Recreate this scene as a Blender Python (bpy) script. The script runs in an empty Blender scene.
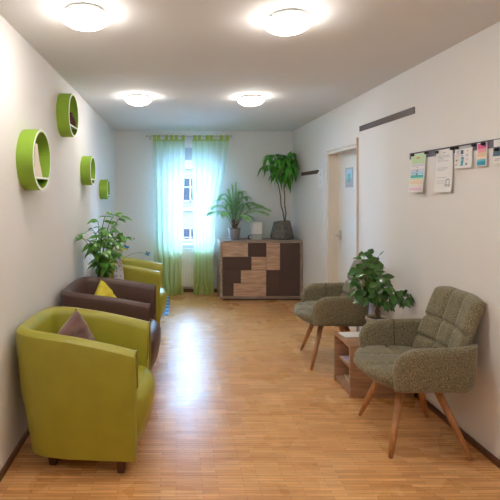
import bpy, bmesh, math, random
from mathutils import Vector, Matrix
C = bpy.context.scene.collection
PI = math.pi
R = math.radians
rnd = random.Random(7)

# ------------------------------------------------------------------ materials
def nmat(name):
    m = bpy.data.materials.new(name); m.use_nodes = True
    nt = m.node_tree; b = nt.nodes['Principled BSDF']
    return m, nt, b
def link(nt, a, b): nt.links.new(a, b)
def plain(name, col, rough=.5, metal=0, spec=.5, noise=0, nscale=30, bump=0, bscale=200, coat=0, sheen=0):
    m, nt, b = nmat(name)
    b.inputs['Base Color'].default_value = (*col, 1)
    b.inputs['Roughness'].default_value = rough
    b.inputs['Metallic'].default_value = metal
    b.inputs['Specular IOR Level'].default_value = spec
    b.inputs['Coat Weight'].default_value = coat
    b.inputs['Coat Roughness'].default_value = .15
    b.inputs['Sheen Weight'].default_value = sheen
    tc = nt.nodes.new('ShaderNodeTexCoord')
    if noise:
        n = nt.nodes.new('ShaderNodeTexNoise'); n.inputs['Scale'].default_value = nscale
        n.inputs['Detail'].default_value = 4
        link(nt, tc.outputs['Object'], n.inputs['Vector'])
        r = nt.nodes.new('ShaderNodeValToRGB')
        r.color_ramp.elements[0].position = .3; r.color_ramp.elements[1].position = .7
        r.color_ramp.elements[0].color = (*[c*(1-noise) for c in col], 1)
        r.color_ramp.elements[1].color = (*[min(1, c*(1+noise)) for c in col], 1)
        link(nt, n.outputs['Fac'], r.inputs['Fac']); link(nt, r.outputs['Color'], b.inputs['Base Color'])
    if bump:
        n2 = nt.nodes.new('ShaderNodeTexNoise'); n2.inputs['Scale'].default_value = bscale
        link(nt, tc.outputs['Object'], n2.inputs['Vector'])
        bp = nt.nodes.new('ShaderNodeBump'); bp.inputs['Strength'].default_value = bump
        bp.inputs['Distance'].default_value = .002
        link(nt, n2.outputs['Fac'], bp.inputs['Height']); link(nt, bp.outputs['Normal'], b.inputs['Normal'])
    return m
def wood(name, c1, c2, scale=(2, 30, 30), rough=.45, spec=.5):
    m, nt, b = nmat(name)
    tc = nt.nodes.new('ShaderNodeTexCoord'); mp = nt.nodes.new('ShaderNodeMapping')
    mp.inputs['Scale'].default_value = scale
    link(nt, tc.outputs['Object'], mp.inputs['Vector'])
    n = nt.nodes.new('ShaderNodeTexNoise'); n.inputs['Scale'].default_value = 1.6
    n.inputs['Detail'].default_value = 6; n.inputs['Distortion'].default_value = .6
    link(nt, mp.outputs['Vector'], n.inputs['Vector'])
    r = nt.nodes.new('ShaderNodeValToRGB')
    r.color_ramp.elements[0].position = .35; r.color_ramp.elements[1].position = .65
    r.color_ramp.elements[0].color = (*c1, 1); r.color_ramp.elements[1].color = (*c2, 1)
    link(nt, n.outputs['Fac'], r.inputs['Fac']); link(nt, r.outputs['Color'], b.inputs['Base Color'])
    b.inputs['Roughness'].default_value = rough; b.inputs['Specular IOR Level'].default_value = spec
    return m
def emis(name, col, s):
    m, nt, b = nmat(name)
    b.inputs['Base Color'].default_value = (*[min(1, c) for c in col], 1)
    b.inputs['Emission Color'].default_value = (*col, 1)
    b.inputs['Emission Strength'].default_value = s
    return m

M = {}
M['wall'] = plain('wall_paint', (.81, .80, .79), .75, spec=.25, bump=.12, bscale=160)
M['ceiling'] = plain('ceiling_paint', (.76, .755, .75), .85, spec=.2, bump=.1, bscale=120)
M['base'] = wood('baseboard_wood', (.10, .04, .02), (.17, .075, .035), (2, 2, 30))
M['white'] = plain('white_lacquer', (.82, .82, .80), .3)
M['door'] = plain('door_paint', (.80, .78, .75), .35)
M['jamb'] = plain('beige_door_casing', (.76, .69, .60), .4)
M['trimline'] = plain('tan_casing_edge', (.62, .50, .38), .45)
M['metal'] = plain('brushed_metal', (.62, .60, .57), .3, metal=1)
M['chrome'] = plain('chrome', (.8, .8, .8), .12, metal=1)
M['green_shell'] = plain('green_faux_leather', (.345, .325, .03), .36, noise=.05, nscale=9, bump=.25, bscale=420, spec=.5)
M['brown_shell'] = plain('brown_faux_leather', (.085, .043, .035), .38, noise=.08, nscale=9, bump=.25, bscale=420, spec=.5)
M['legdark'] = wood('dark_stained_leg', (.05, .016, .01), (.10, .035, .02), (30, 30, 3), .35)
M['legoak'] = wood('oiled_oak_leg', (.40, .17, .06), (.55, .27, .11), (40, 40, 3), .45)
M['mauve'] = plain('mauve_velvet', (.17, .085, .075), .85, noise=.15, nscale=20, sheen=.5, spec=.2)
M['yellow'] = plain('yellow_cotton', (.66, .56, .06), .85, noise=.12, nscale=40, spec=.2, bump=.4, bscale=300)
M['lime'] = plain('lime_felt', (.27, .45, .045), .6, noise=.06, nscale=15, spec=.3)
M['lime_edge'] = plain('pale_ring_edge', (.86, .93, .80), .5)
M['cab_frame'] = wood('grey_oak_frame', (.27, .20, .155), (.40, .31, .25), (4, 20, 20))
M['cab_wood'] = wood('rough_sawn_oak', (.42, .25, .16), (.66, .46, .33), (3, 30, 40), .5)
M['cab_dark'] = plain('taupe_lacquer', (.085, .052, .045), .42, noise=.05, nscale=4)
M['side_wood'] = wood('side_table_oak', (.34, .18, .095), (.50, .30, .18), (3, 3, 35), .5)
M['terr'] = plain('grey_ceramic', (.27, .27, .29), .35)
M['concrete'] = plain('grey_basalt_planter', (.15, .14, .125), .75, noise=.35, nscale=25, bump=.5, bscale=90)
M['cream_pot'] = plain('cream_ceramic', (.62, .54, .40), .4, noise=.08, nscale=12)
M['pot_rim'] = plain('brown_glazed_rim', (.46, .35, .23), .35)
M['soil'] = plain('potting_soil', (.05, .03, .02), .95, noise=.4, nscale=60)
M['leaf_dark'] = plain('glossy_dark_leaf', (.045, .145, .026), .2, noise=.35, nscale=18, spec=.7)
M['leaf_mid'] = plain('mid_green_leaf', (.10, .29, .035), .3, noise=.35, nscale=18, spec=.6)
M['leaf_palm'] = plain('fresh_palm_leaf', (.27, .54, .19), .4, noise=.3, nscale=14, spec=.5)
M['leaf_tree'] = plain('drooping_tree_leaf', (.07, .32, .035), .32, noise=.35, nscale=14, spec=.5)
M['bark'] = plain('brown_bark', (.20, .12, .07), .8, noise=.3, nscale=60)
M['bark_grey'] = plain('grey_bark', (.17, .14, .10), .8, noise=.3, nscale=60)
M['stem'] = plain('green_stem', (.14, .20, .05), .6)
M['rail'] = plain('taupe_metal_rail', (.17, .125, .11), .45, metal=.3, noise=.08, nscale=6)
M['rail_v'] = plain('violet_grey_rail', (.16, .145, .19), .45, metal=.3)
M['railwood'] = plain('dark_brown_rail', (.11, .05, .04), .5)
M['black'] = plain('black_plastic', (.012, .012, .015), .35)
M['paper'] = plain('white_paper', (.86, .86, .86), .7)
M['ink'] = plain('grey_ink', (.38, .38, .42), .8)
M['rad'] = plain('radiator_enamel', (.83, .80, .74), .35)
M['plastic_w'] = plain('white_plastic', (.78, .78, .78), .3)
M['plastic_g'] = plain('grey_plastic', (.42, .42, .42), .4)
for k, c in dict(p_green=(.56, .78, .50), p_orange=(.85, .38, .16), p_lav=(.72, .66, .82), p_blue=(.46, .70, .84), p_teal=(.10, .55, .55),
                 p_lime=(.68, .84, .45), p_peach=(.92, .72, .55), p_pink=(.85, .58, .72), p_magenta=(.75, .12, .30), p_rose=(.85, .38, .40),
                 p_sand=(.80, .58, .38), p_aqua=(.12, .55, .70), p_deep=(.03, .33, .48), p_slate=(.10, .17, .24), p_grey=(.48, .50, .54),
                 p_navy=(.10, .15, .30), p_cream=(.80, .70, .55)).items():
    M[k] = plain(k, c, .6)
M['bfly_blue'] = plain('blue_wing', (.04, .30, .62), .35)
M['bfly_yellow'] = plain('yellow_wing', (.75, .62, .08), .4)
M['bfly_slate'] = plain('slate_blue_wing', (.12, .25, .42), .35)
M['cone'] = plain('dark_red_brown_cone', (.12, .035, .028), .7, noise=.5, nscale=60)
M['facade'] = plain('pale_render', (.021, .0165, .013), .9, noise=.05, nscale=1)
M['facade_trim'] = plain('white_stone_band', (.036, .030, .026), .9)
M['facade_glass'] = plain('distant_window_glass', (.005, .005, .006), .3, spec=.04)
M['facade_roof'] = plain('slate_roof', (.12, .14, .18), .8)
M['pave'] = plain('bounce_street_paving', (.45, .44, .42), .9)  # unseen street, made pale to bounce daylight up to the ceiling
M['lamp'] = emis('lit_opal_glass', (1, .94, .87), 23)

def floor_mat():
    m, nt, b = nmat('strip_parquet')
    tc = nt.nodes.new('ShaderNodeTexCoord')
    br = nt.nodes.new('ShaderNodeTexBrick')
    br.inputs['Scale'].default_value = 1; br.inputs['Brick Width'].default_value = .22
    br.inputs['Row Height'].default_value = .024; br.inputs['Mortar Size'].default_value = .0011
    br.inputs['Mortar Smooth'].default_value = .1; br.inputs['Bias'].default_value = 0
    br.offset = .37; br.offset_frequency = 2; br.squash = 1
    br.inputs['Color1'].default_value = (.61, .285, .095, 1); br.inputs['Color2'].default_value = (.82, .455, .185, 1)
    br.inputs['Mortar'].default_value = (.33, .15, .055, 1)
    link(nt, tc.outputs['Object'], br.inputs['Vector'])
    mp = nt.nodes.new('ShaderNodeMapping'); mp.inputs['Scale'].default_value = (3, 60, 1)
    link(nt, tc.outputs['Object'], mp.inputs['Vector'])
    n = nt.nodes.new('ShaderNodeTexNoise'); n.inputs['Scale'].default_value = 1.5; n.inputs['Detail'].default_value = 5
    link(nt, mp.outputs['Vector'], n.inputs['Vector'])
    hs = nt.nodes.new('ShaderNodeHueSaturation')
    mr = nt.nodes.new('ShaderNodeMapRange'); mr.inputs['To Min'].default_value = .82; mr.inputs['To Max'].default_value = 1.18
    mr.inputs['From Min'].default_value = .3; mr.inputs['From Max'].default_value = .7
    link(nt, n.outputs['Fac'], mr.inputs['Value']); link(nt, mr.outputs['Result'], hs.inputs['Value'])
    link(nt, br.outputs['Color'], hs.inputs['Color']); link(nt, hs.outputs['Color'], b.inputs['Base Color'])
    b.inputs['Roughness'].default_value = .24; b.inputs['Specular IOR Level'].default_value = .36
    # worn lacquer: the gloss varies slightly
    n2 = nt.nodes.new('ShaderNodeTexNoise'); n2.inputs['Scale'].default_value = 2.5
    link(nt, tc.outputs['Object'], n2.inputs['Vector'])
    m2 = nt.nodes.new('ShaderNodeMapRange'); m2.inputs['To Min'].default_value = .22; m2.inputs['To Max'].default_value = .34
    link(nt, n2.outputs['Fac'], m2.inputs['Value']); link(nt, m2.outputs['Result'], b.inputs['Roughness'])
    bp = nt.nodes.new('ShaderNodeBump'); bp.inputs['Strength'].default_value = .45; bp.inputs['Distance'].default_value = .002
    n3 = nt.nodes.new('ShaderNodeTexNoise'); n3.inputs['Scale'].default_value = 1.0; n3.inputs['Detail'].default_value = 2
    mp3 = nt.nodes.new('ShaderNodeMapping'); mp3.inputs['Scale'].default_value = (6, 42, 1)
    link(nt, tc.outputs['Object'], mp3.inputs['Vector']); link(nt, mp3.outputs['Vector'], n3.inputs['Vector'])
    ml = nt.nodes.new('ShaderNodeMath'); ml.operation = 'MULTIPLY_ADD'; ml.inputs[1].default_value = -.8
    link(nt, br.outputs['Fac'], ml.inputs[0]); link(nt, n3.outputs['Fac'], ml.inputs[2]); link(nt, ml.outputs[0], bp.inputs['Height']); link(nt, bp.outputs['Normal'], b.inputs['Normal'])
    return m
M['floor'] = floor_mat()

def tweed():
    m, nt, b = nmat('olive_tweed')
    tc = nt.nodes.new('ShaderNodeTexCoord')
    n = nt.nodes.new('ShaderNodeTexNoise'); n.inputs['Scale'].default_value = 210; n.inputs['Detail'].default_value = 3
    link(nt, tc.outputs['Object'], n.inputs['Vector'])
    r = nt.nodes.new('ShaderNodeValToRGB'); e = r.color_ramp.elements
    e[0].position = .30; e[0].color = (.07, .06, .032, 1)
    e[1].position = .72; e[1].color = (.42, .38, .27, 1)
    x = e.new(.5); x.color = (.20, .175, .105, 1)
    link(nt, n.outputs['Fac'], r.inputs['Fac']); link(nt, r.outputs['Color'], b.inputs['Base Color'])
    b.inputs['Roughness'].default_value = .9; b.inputs['Specular IOR Level'].default_value = .25
    b.inputs['Sheen Weight'].default_value = .35; b.inputs['Sheen Roughness'].default_value = .4
    bp = nt.nodes.new('ShaderNodeBump'); bp.inputs['Strength'].default_value = .6; bp.inputs['Distance'].default_value = .003
    link(nt, n.outputs['Fac'], bp.inputs['Height']); link(nt, bp.outputs['Normal'], b.inputs['Normal'])
    return m
M['tweed'] = tweed()
M['seam'] = plain('seam_thread', (.05, .043, .025), .9)

def curtain_mat():
    m = bpy.data.materials.new('ombre_voile'); m.use_nodes = True; nt = m.node_tree; nt.nodes.clear()
    out = nt.nodes.new('ShaderNodeOutputMaterial')
    tc = nt.nodes.new('ShaderNodeTexCoord'); sp = nt.nodes.new('ShaderNodeSeparateXYZ')
    link(nt, tc.outputs['Object'], sp.inputs['Vector'])
    mr = nt.nodes.new('ShaderNodeMapRange'); mr.inputs['From Min'].default_value = 0; mr.inputs['From Max'].default_value = 2.4
    link(nt, sp.outputs['Z'], mr.inputs['Value'])
    r = nt.nodes.new('ShaderNodeValToRGB'); e = r.color_ramp.elements
    e[0].position = 0.0; e[0].color = (.56, .66, .22, 1)
    e[1].position = 1.0; e[1].color = (.42, .66, .12, 1)
    for p, c in ((.10, (.62, .74, .30)), (.24, (.76, .88, .60)), (.40, (.78, .92, .86)), (.88, (.80, .93, .88)), (.96, (.70, .88, .66))):
        x = e.new(p); x.color = (*c, 1)
    link(nt, mr.outputs['Result'], r.inputs['Fac'])
    d = nt.nodes.new('ShaderNodeBsdfDiffuse'); t = nt.nodes.new('ShaderNodeBsdfTranslucent'); tr = nt.nodes.new('ShaderNodeBsdfTransparent')
    link(nt, r.outputs['Color'], d.inputs['Color']); link(nt, r.outputs['Color'], t.inputs['Color'])
    m1 = nt.nodes.new('ShaderNodeMixShader'); m1.inputs['Fac'].default_value = .36
    link(nt, d.outputs[0], m1.inputs[1]); link(nt, t.outputs[0], m1.inputs[2])
    m2 = nt.nodes.new('ShaderNodeMixShader'); m2.inputs['Fac'].default_value = .83
    link(nt, tr.outputs[0], m2.inputs[1]); link(nt, m1.outputs[0], m2.inputs[2])
    link(nt, m2.outputs[0], out.inputs['Surface'])
    return m
M['voile'] = curtain_mat()
M['tab'] = plain('green_tab_fabric', (.42, .56, .12), .7)

def glass_mat():
    m = bpy.data.materials.new('window_glass'); m.use_nodes = True; nt = m.node_tree; nt.nodes.clear()
    out = nt.nodes.new('ShaderNodeOutputMaterial')
    g = nt.nodes.new('ShaderNodeBsdfGlossy'); g.inputs['Roughness'].default_value = .02
    t = nt.nodes.new('ShaderNodeBsdfTransparent'); t.inputs['Color'].default_value = (.93, .96, .98, 1)
    f = nt.nodes.new('ShaderNodeFresnel'); f.inputs['IOR'].default_value = 1.45
    mx = nt.nodes.new('ShaderNodeMixShader'); link(nt, f.outputs[0], mx.inputs['Fac'])
    link(nt, t.outputs[0], mx.inputs[1]); link(nt, g.outputs[0], mx.inputs[2]); link(nt, mx.outputs[0], out.inputs['Surface'])
    return m
M['glass'] = glass_mat()

def rug_mat():
    m, nt, b = nmat('blue_checked_rug')
    tc = nt.nodes.new('ShaderNodeTexCoord'); ck = nt.nodes.new('ShaderNodeTexChecker')
    ck.inputs['Scale'].default_value = 11; ck.inputs['Color1'].default_value = (.05, .20, .50, 1); ck.inputs['Color2'].default_value = (.28, .48, .72, 1)
    link(nt, tc.outputs['Object'], ck.inputs['Vector']); link(nt, ck.outputs['Color'], b.inputs['Base Color'])
    b.inputs['Roughness'].default_value = .9
    return m
M['rug'] = rug_mat()

def speckle_mat():
    m, nt, b = nmat('white_speckled_paper')
    tc = nt.nodes.new('ShaderNodeTexCoord'); v = nt.nodes.new('ShaderNodeTexVoronoi'); v.inputs['Scale'].default_value = 45
    link(nt, tc.outputs['Object'], v.inputs['Vector'])
    r = nt.nodes.new('ShaderNodeValToRGB'); e = r.color_ramp.elements
    e[0].position = .22; e[0].color = (.18, .15, .24, 1); e[1].position = .32; e[1].color = (.80, .79, .84, 1)
    link(nt, v.outputs['Distance'], r.inputs['Fac']); link(nt, r.outputs['Color'], b.inputs['Base Color'])
    b.inputs['Roughness'].default_value = .6
    return m
M['speckle'] = speckle_mat()

# ------------------------------------------------------------------ helpers
def tag(o, label=None, cat=None, group=None, kind=None):
    if label: o['label'] = label
    if cat: o['category'] = cat
    if group: o['group'] = group
    if kind: o['kind'] = kind
    return o
def empty(name, loc, rz=0, label=None, cat=None, group=None, kind=None):
    o = bpy.data.objects.new(name, None); C.objects.link(o)
    o.location = loc; o.rotation_euler = (0, 0, rz); o.empty_display_size = .1
    return tag(o, label, cat, group, kind)
def obj(name, bm, mat, parent=None, smooth=False, loc=None, bevel=0, sub=0, autosmooth=None):
    me = bpy.data.meshes.new(name)
    bmesh.ops.recalc_face_normals(bm, faces=bm.faces)
    bm.to_mesh(me); bm.free()
    mats = mat if isinstance(mat, (list, tuple)) else [mat]
    for m in mats: me.materials.append(m)
    for p in me.polygons: p.use_smooth = smooth
    o = bpy.data.objects.new(name, me); C.objects.link(o)
    if parent: o.parent = parent
    if loc: o.location = loc
    if bevel:
        b = o.modifiers.new('bevel', 'BEVEL'); b.width = bevel; b.segments = 3; b.limit_method = 'ANGLE'; b.angle_limit = R(40)
    if sub:
        s = o.modifiers.new('sub', 'SUBSURF'); s.levels = sub; s.render_levels = sub
    return o
def bx(bm, x0, x1, y0, y1, z0, z1, mi=0):
    v = [bm.verts.new(p) for p in ((x0,y0,z0),(x1,y0,z0),(x1,y1,z0),(x0,y1,z0),(x0,y0,z1),(x1,y0,z1),(x1,y1,z1),(x0,y1,z1))]
    for f in ((0,3,2,1),(4,5,6,7),(0,1,5,4),(1,2,6,5),(2,3,7,6),(3,0,4,7)):
        fc = bm.faces.new([v[i] for i in f]); fc.material_index = mi
    return bm
def box(x0, x1, y0, y1, z0, z1): return bx(bmesh.new(), x0, x1, y0, y1, z0, z1)
def rings(bm, rs, closed=True, cap0=True, cap1=True):
    """loft a list of vertex rings"""
    vs = [[bm.verts.new(p) for p in r] for r in rs]
    n = len(rs[0])
    for a, b in zip(vs, vs[1:]):
        for i in range(n if closed else n-1):
            j = (i+1) % n
            bm.faces.new((a[i], a[j], b[j], b[i]))
    if cap0: bm.faces.new(list(reversed(vs[0])))
    if cap1: bm.faces.new(vs[-1])
    return vs
def lathe(bm, prof, seg=24, c=(0,0,0), cap0=True, cap1=True):
    rs = [[(c[0]+r*math.cos(2*PI*i/seg), c[1]+r*math.sin(2*PI*i/seg), c[2]+z) for i in range(seg)] for r, z in prof]
    return rings(bm, rs, True, cap0, cap1)
def tube(bm, pts, r0, r1=None, seg=8, cap=True):
    r1 = r0 if r1 is None else r1
    pts = [Vector(p) for p in pts]; rs = []
    ref = None
    for i, p in enumerate(pts):
        t = (pts[min(i+1, len(pts)-1)] - pts[max(i-1, 0)]).normalized()
        if ref is None: ref = t.orthogonal().normalized()
        ref = (ref - t*ref.dot(t)).normalized(); s = t.cross(ref)
        r = r0 + (r1-r0)*i/max(1, len(pts)-1)
        rs.append([p + (ref*math.cos(2*PI*k/seg) + s*math.sin(2*PI*k/seg))*r for k in range(seg)])
    rings(bm, rs, True, cap, cap)
def bez(p0, p1, p2, n=8):
    p0, p1, p2 = Vector(p0), Vector(p1), Vector(p2)
    return [p0*(1-t)**2 + p1*2*t*(1-t) + p2*t*t for t in [i/n for i in range(n+1)]]
def leaf(bm, p, d, up, L, W, droop=.2, fold=.15, n=5, tip=1.0):
    """a folded, drooping leaf with a midrib; tip 1 = pointed, <1 rounder"""
    p = Vector(p); d = Vector(d).normalized(); up = Vector(up)
    s = d.cross(up)
    if s.length < 1e-3: s = d.orthogonal()
    s.normalize(); u = s.cross(d).normalized()
    mid, lf, rt = [], [], []
    for i in range(n+1):
        t = i/n
        c = p + d*L*t*(1-.25*droop*t) + Vector((0,0,-1))*droop*L*t*t
        w = W*.5*(math.sin(PI*min(1, t**(.8*tip)))**.8 if 0 < t < 1 else 0)
        mid.append(bm.verts.new(c))
        if w > 0:
            lf.append(bm.verts.new(c + s*w + u*w*fold*2)); rt.append(bm.verts.new(c - s*w + u*w*fold*2))
        else:
            lf.append(mid[-1]); rt.append(mid[-1])
    for i in range(n):
        for a in (lf, rt):
            q = []
            for v in (mid[i], mid[i+1], a[i+1], a[i]):
                if v not in q: q.append(v)
            if len(q) > 2: bm.faces.new(q)
def copy_tree(o, parent=None):
    c = o.copy(); C.objects.link(c); c.parent = parent
    for ch in [k for k in bpy.data.objects if k.parent == o]: copy_tree(ch, c)
    return c
def sst(a, b, x):
    t = max(0, min(1, (x-a)/(b-a))); return t*t*(3-2*t)

# ------------------------------------------------------------------ setting
XL, XR, YB, YF, H = -.947, 1.817, 6.99, -1.8, 2.5
obj('floor', box(XL-.3, XR+.4, YF-.3, YB+.35, -.1, 0), M['floor'])['kind'] = 'structure'
obj('ceiling', box(XL-.3, XR+.4, YF-.3, YB+.35, H, H+.15), M['ceiling'])['kind'] = 'structure'
obj('wall_left', box(XL-.25, XL, YF, YB, 0, H), M['wall'])['kind'] = 'structure'
obj('wall_front', box(XL-.25, XR+.3, YF-.25, YF, 0, H), M['wall'])['kind'] = 'structure'
DY0, DY1, DZ = 4.50, 5.40, 2.03         # door opening
b = box(XR, XR+.3, YF, DY0, 0, H); bx(b, XR, XR+.3, DY1, YB, 0, H); bx(b, XR, XR+.3, DY0, DY1, DZ, H)
obj('wall_right', b, M['wall'])['kind'] = 'structure'
WX0, WX1, WZ0, WZ1 = -.20, .60, .72, 2.25   # window opening
b = box(XL-.25, WX0, YB, YB+.32, 0, H); bx(b, WX1, XR+.3, YB, YB+.32, 0, H)
bx(b, WX0, WX1, YB, YB+.32, 0, WZ0); bx(b, WX0, WX1, YB, YB+.32, WZ1, H)
obj('wall_back', b, M['wall'])['kind'] = 'structure'
obj('baseboard_left', box(XL, XL+.014, YF, YB, 0, .038), M['base'])['kind'] = 'structure'
b = box(XR-.014, XR, YF, DY0-.06, 0, .038); bx(b, XR-.014, XR, DY1+.07, YB, 0, .038)
obj('baseboard_right', b, M['base'])['kind'] = 'structure'
obj('baseboard_back', box(XL+.015, XR-.015, YB-.014, YB, 0, .05), M['base'])['kind'] = 'structure'
obj('baseboard_front', box(XL+.015, XR-.015, YF, YF+.014, 0, .038), M['base'])['kind'] = 'structure'

# window_1
w = empty('window_1', ((WX0+WX1)/2, YB+.2, WZ0), kind='structure')
hw, hh = (WX1-WX0)/2, WZ1-WZ0
b = box(-hw, -hw+.06, -.035, .035, 0, hh); bx(b, hw-.06, hw, -.035, .035, 0, hh)
bx(b, -hw+.06, hw-.06, -.035, .035, 0, .07); bx(b, -hw+.06, hw-.06, -.035, .035, hh-.18, hh)
obj('window_frame', b, M['white'], w, bevel=.004)
obj('window_pane', box(-hw+.055, hw-.055, -.004, .004, .065, hh-.17), M['glass'], w)
b = box(-hw, hw, -.22, -.04, -.002, .02)
obj('window_sill', b, M['white'], w, bevel=.004)
b = box(hw-.04, hw-.02, -.055, -.035, hh*.45, hh*.45+.03); bx(b, hw-.04, hw-.025, -.07, -.055, hh*.45-.1, hh*.45+.025)
obj('window_handle', b, M['metal'], w, bevel=.003)
b = box(-hw+.005, hw-.005, -.12, -.045, hh-.20, hh-.005)
o = obj('roller_blind', b, M['p_grey'], w, bevel=.01)

# door_1
d = empty('door_1', (XR, DY1, 0), kind='structure')
wd = DY1-DY0
obj('door_leaf', box(.115, .155, -wd+.035, -.035, .008, DZ-.035), M['door'], d, bevel=.003)
b = box(-.0, .20, -.035, 0, 0, DZ); bx(b, 0, .20, -wd, -wd+.035, 0, DZ); bx(b, 0, .20, -wd+.035, -.035, DZ-.035, DZ)
obj('door_frame', b, M['jamb'], d, bevel=.002)
b = box(-.012, 0, 0, .035, 0, DZ+.02); bx(b, -.012, 0, -wd, 0, DZ, DZ+.02)
obj('door_casing', b, M['door'], d, bevel=.003)
tag(obj('casing_edge', box(-.018, 0, -wd-.02, -wd, 0, DZ+.06), M['trimline'], d, bevel=.003), 'tan wooden edge strip')
b = bmesh.new(); tube(b, [(.115, -.12, 1.04), (.055, -.12, 1.04)], .011)
tube(b, [(.06, -.115, 1.04), (.058, -.18, 1.04), (.06, -.255, 1.035)], .010)
bx(b, .107, .116, -.145, -.095, .985, 1.10)
obj('door_handle', b, M['metal'], d, smooth=False)
b = box(.107, .116, -.135, -.105, .90, .95)
obj('keyhole_plate', b, M['white'], d, bevel=.002)

# outside: building across the street
fb = empty('building', (1.0, 30, -4), 0, 'pale rendered building across the street seen through the window', 'building')
obj('wall', box(-14, 14, 0, 8, 0, 14), M['facade'], fb)
b = bmesh.new()
for z in (4.35, 7.15, 10.1): bx(b, -14, 14, -.18, 0, z, z+.22)
obj('stone_band', b, M['facade_trim'], fb)
b = bmesh.new(); bx(b, -14.3, 14.3, -.5, 8.3, 14, 14.3)
obj('roof', b, M['facade_roof'], fb)
fl = [(k*2.3-.05, z) for k in range(-3, 4) for z in (1.6, 4.95, 7.9, 10.7)]
for x, z in fl:
    b = box(x-.55, x+.55, -.09, .02, z, z+.1); bx(b, x-.55, x+.55, -.09, .02, z+1.55, z+1.65)
    bx(b, x-.55, x-.45, -.09, .02, z, z+1.6); bx(b, x+.45, x+.55, -.09, .02, z, z+1.6)
    bx(b, x-.04, x+.04, -.09, .02, z, z+1.6); bx(b, x-.45, x+.45, -.08, .02, z+.95, z+1.01)
    f = obj('window', b, M['facade_trim'], fb)
    obj('pane', box(x-.45, x+.45, -.04, -.01, z+.1, z+1.55), M['facade_glass'], f)
o = obj('street', box(-25, 25, YB+2, 45, -4.2, -4), M['pave']); o['kind'] = 'structure'; o.name = 'ground'

# ------------------------------------------------------------------ radiator, curtains, rod
r = empty('radiator', (.21, 6.93, .10), 0, 'cream panel radiator with vertical ribs under the window behind the curtains', 'radiator')
b = bmesh.new()
pts = []
n = 28
for i in range(n):
    x0 = -.36 + .72*i/n
    pts += [(x0, 0), (x0+.007, -.008), (x0+.018, -.008), (x0+.0255, 0)]
top, bot = .56, 0
vs0 = [b.verts.new((x, -.015+y, bot)) for x, y in pts]; vs1 = [b.verts.new((x, -.015+y, top)) for x, y in pts]
for i in range(len(pts)-1): b.faces.new((vs0[i], vs0[i+1], vs1[i+1], vs1[i]))
bx(b, -.36, .36, -.013, .02, bot, top)
obj('ribbed_panel', b, M['rad'], r)
obj('top_grille', box(-.365, .365, -.028, .03, top, top+.022), M['rad'], r, bevel=.004)
b = bmesh.new(); tube(b, [(.30, .01, 0), (.30, .01, -.098)], .009)
tube(b, [(.26, .01, 0), (.26, .01, -.098)], .009)
obj('pipe', b, M['rad'], r)
for x in (-.25, .21): obj('wall_bracket', box(x, x+.04, .02, .058, .1, .45), M['rad'], r)

YC = 6.79
def curtain(x0t, x1t, x0b, x1b, nf, seed, label):
    e = empty('curtain', ((x0t+x1t)/2, YC, 0), 0, label, 'curtain', 'sheer curtains at the window')
    rr = random.Random(seed); cx = (x0t+x1t)/2
    ph = [rr.uniform(0, 6.28) for _ in range(4)]
    nx, nz = 140, 40
    bm = bmesh.new(); g = []
    for k in range(nz+1):
        z = .012 + (2.335-.012)*k/nz; row = []
        tz = k/nz
        for i in range(nx+1):
            u = i/nx
            xa = x0b + (x1b-x0b)*u; xb = x0t + (x1t-x0t)*u
            x = xa + (xb-xa)*sst(.34, 1, tz)
            amp = .034 + .014*math.sin(3*u+ph[0])
            y = amp*math.sin(2*PI*nf*u + .9*math.sin(2.2*z+ph[1])*(1-tz) + ph[2]) + .010*math.sin(2*PI*nf*1.9*u+ph[3])
            x += .010*math.sin(2*PI*nf*u*1.0+ph[1]+z)
            fl = (1-sst(0, .10, tz))
            y += -.045*fl*(1+.6*math.sin(9*u+ph[0])) ; x += fl*.035*math.sin(9*u+ph[3]) + fl*.03*(u-.3)
            row.append(bm.verts.new((x-cx, y, z)))
        g.append(row)
    for k in range(nz):
        for i in range(nx): bm.faces.new((g[k][i], g[k][i+1], g[k+1][i+1], g[k+1][i]))
    obj('fabric', bm, M['voile'], e, smooth=True)
    bm = bmesh.new()
    row0 = []; 
    for kk, z in enumerate((2.328, 2.345)):
        rw = []
        for i in range(nx+1):
            v = g  # header band follows the pleats of the top row
            u = i/nx; tz = 1
            amp = .034 + .014*math.sin(3*u+ph[0])
            y = amp*math.sin(2*PI*nf*u + ph[2]) + .010*math.sin(2*PI*nf*1.9*u+ph[3])
            x = x0t + (x1t-x0t)*u + .010*math.sin(2*PI*nf*u+ph[1]+2.33)
            rw.append(bm.verts.new((x-cx, y-.003, z)))
        row0.append(rw)
    for i in range(nx): bm.faces.new((row0[0][i], row0[0][i+1], row0[1][i+1], row0[1][i]))
    obj('header_band', bm, M['tab'], e, smooth=True)
    return e, cx
ROD_Z = 2.395
def tabs(e, cx, xs, w=.045):
    for x in xs:
        b = bmesh.new(); pr = []
        for a in range(-60, 241, 20):
            pr.append((.016*math.cos(R(a)), .016*math.sin(R(a))))
        pts = [(.012, 2.325-ROD_Z)] + pr[0:] + [(-.012, 2.325-ROD_Z)]
        l = [b.verts.new((x-cx-w/2, p[0], ROD_Z+p[1])) for p in pts]; q = [b.verts.new((x-cx+w/2+.004, p[0], ROD_Z+p[1])) for p in pts]
        for i in range(len(pts)-1): b.faces.new((l[i], l[i+1], q[i+1], q[i]))
        obj('tab', b, M['tab'], e)
e, cx = curtain(-.35, .13, -.33, .085, 5.5, 3, 'left sheer curtain, white-aqua fading to green at hem, nearest the armchairs')
tabs(e, cx, (-.325, -.265, -.145, -.07, .0, .105))
e, cx = curtain(.25, .80, .27, .575, 6, 11, 'right sheer curtain, white-aqua fading to green at hem, beside the sideboard')
tabs(e, cx, (.28, .35, .47, .53, .68, .775))
r = empty('curtain_rod', (.19, YC, ROD_Z), 0, 'thin metal curtain rod across the top of the window', 'curtain rod')
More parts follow.
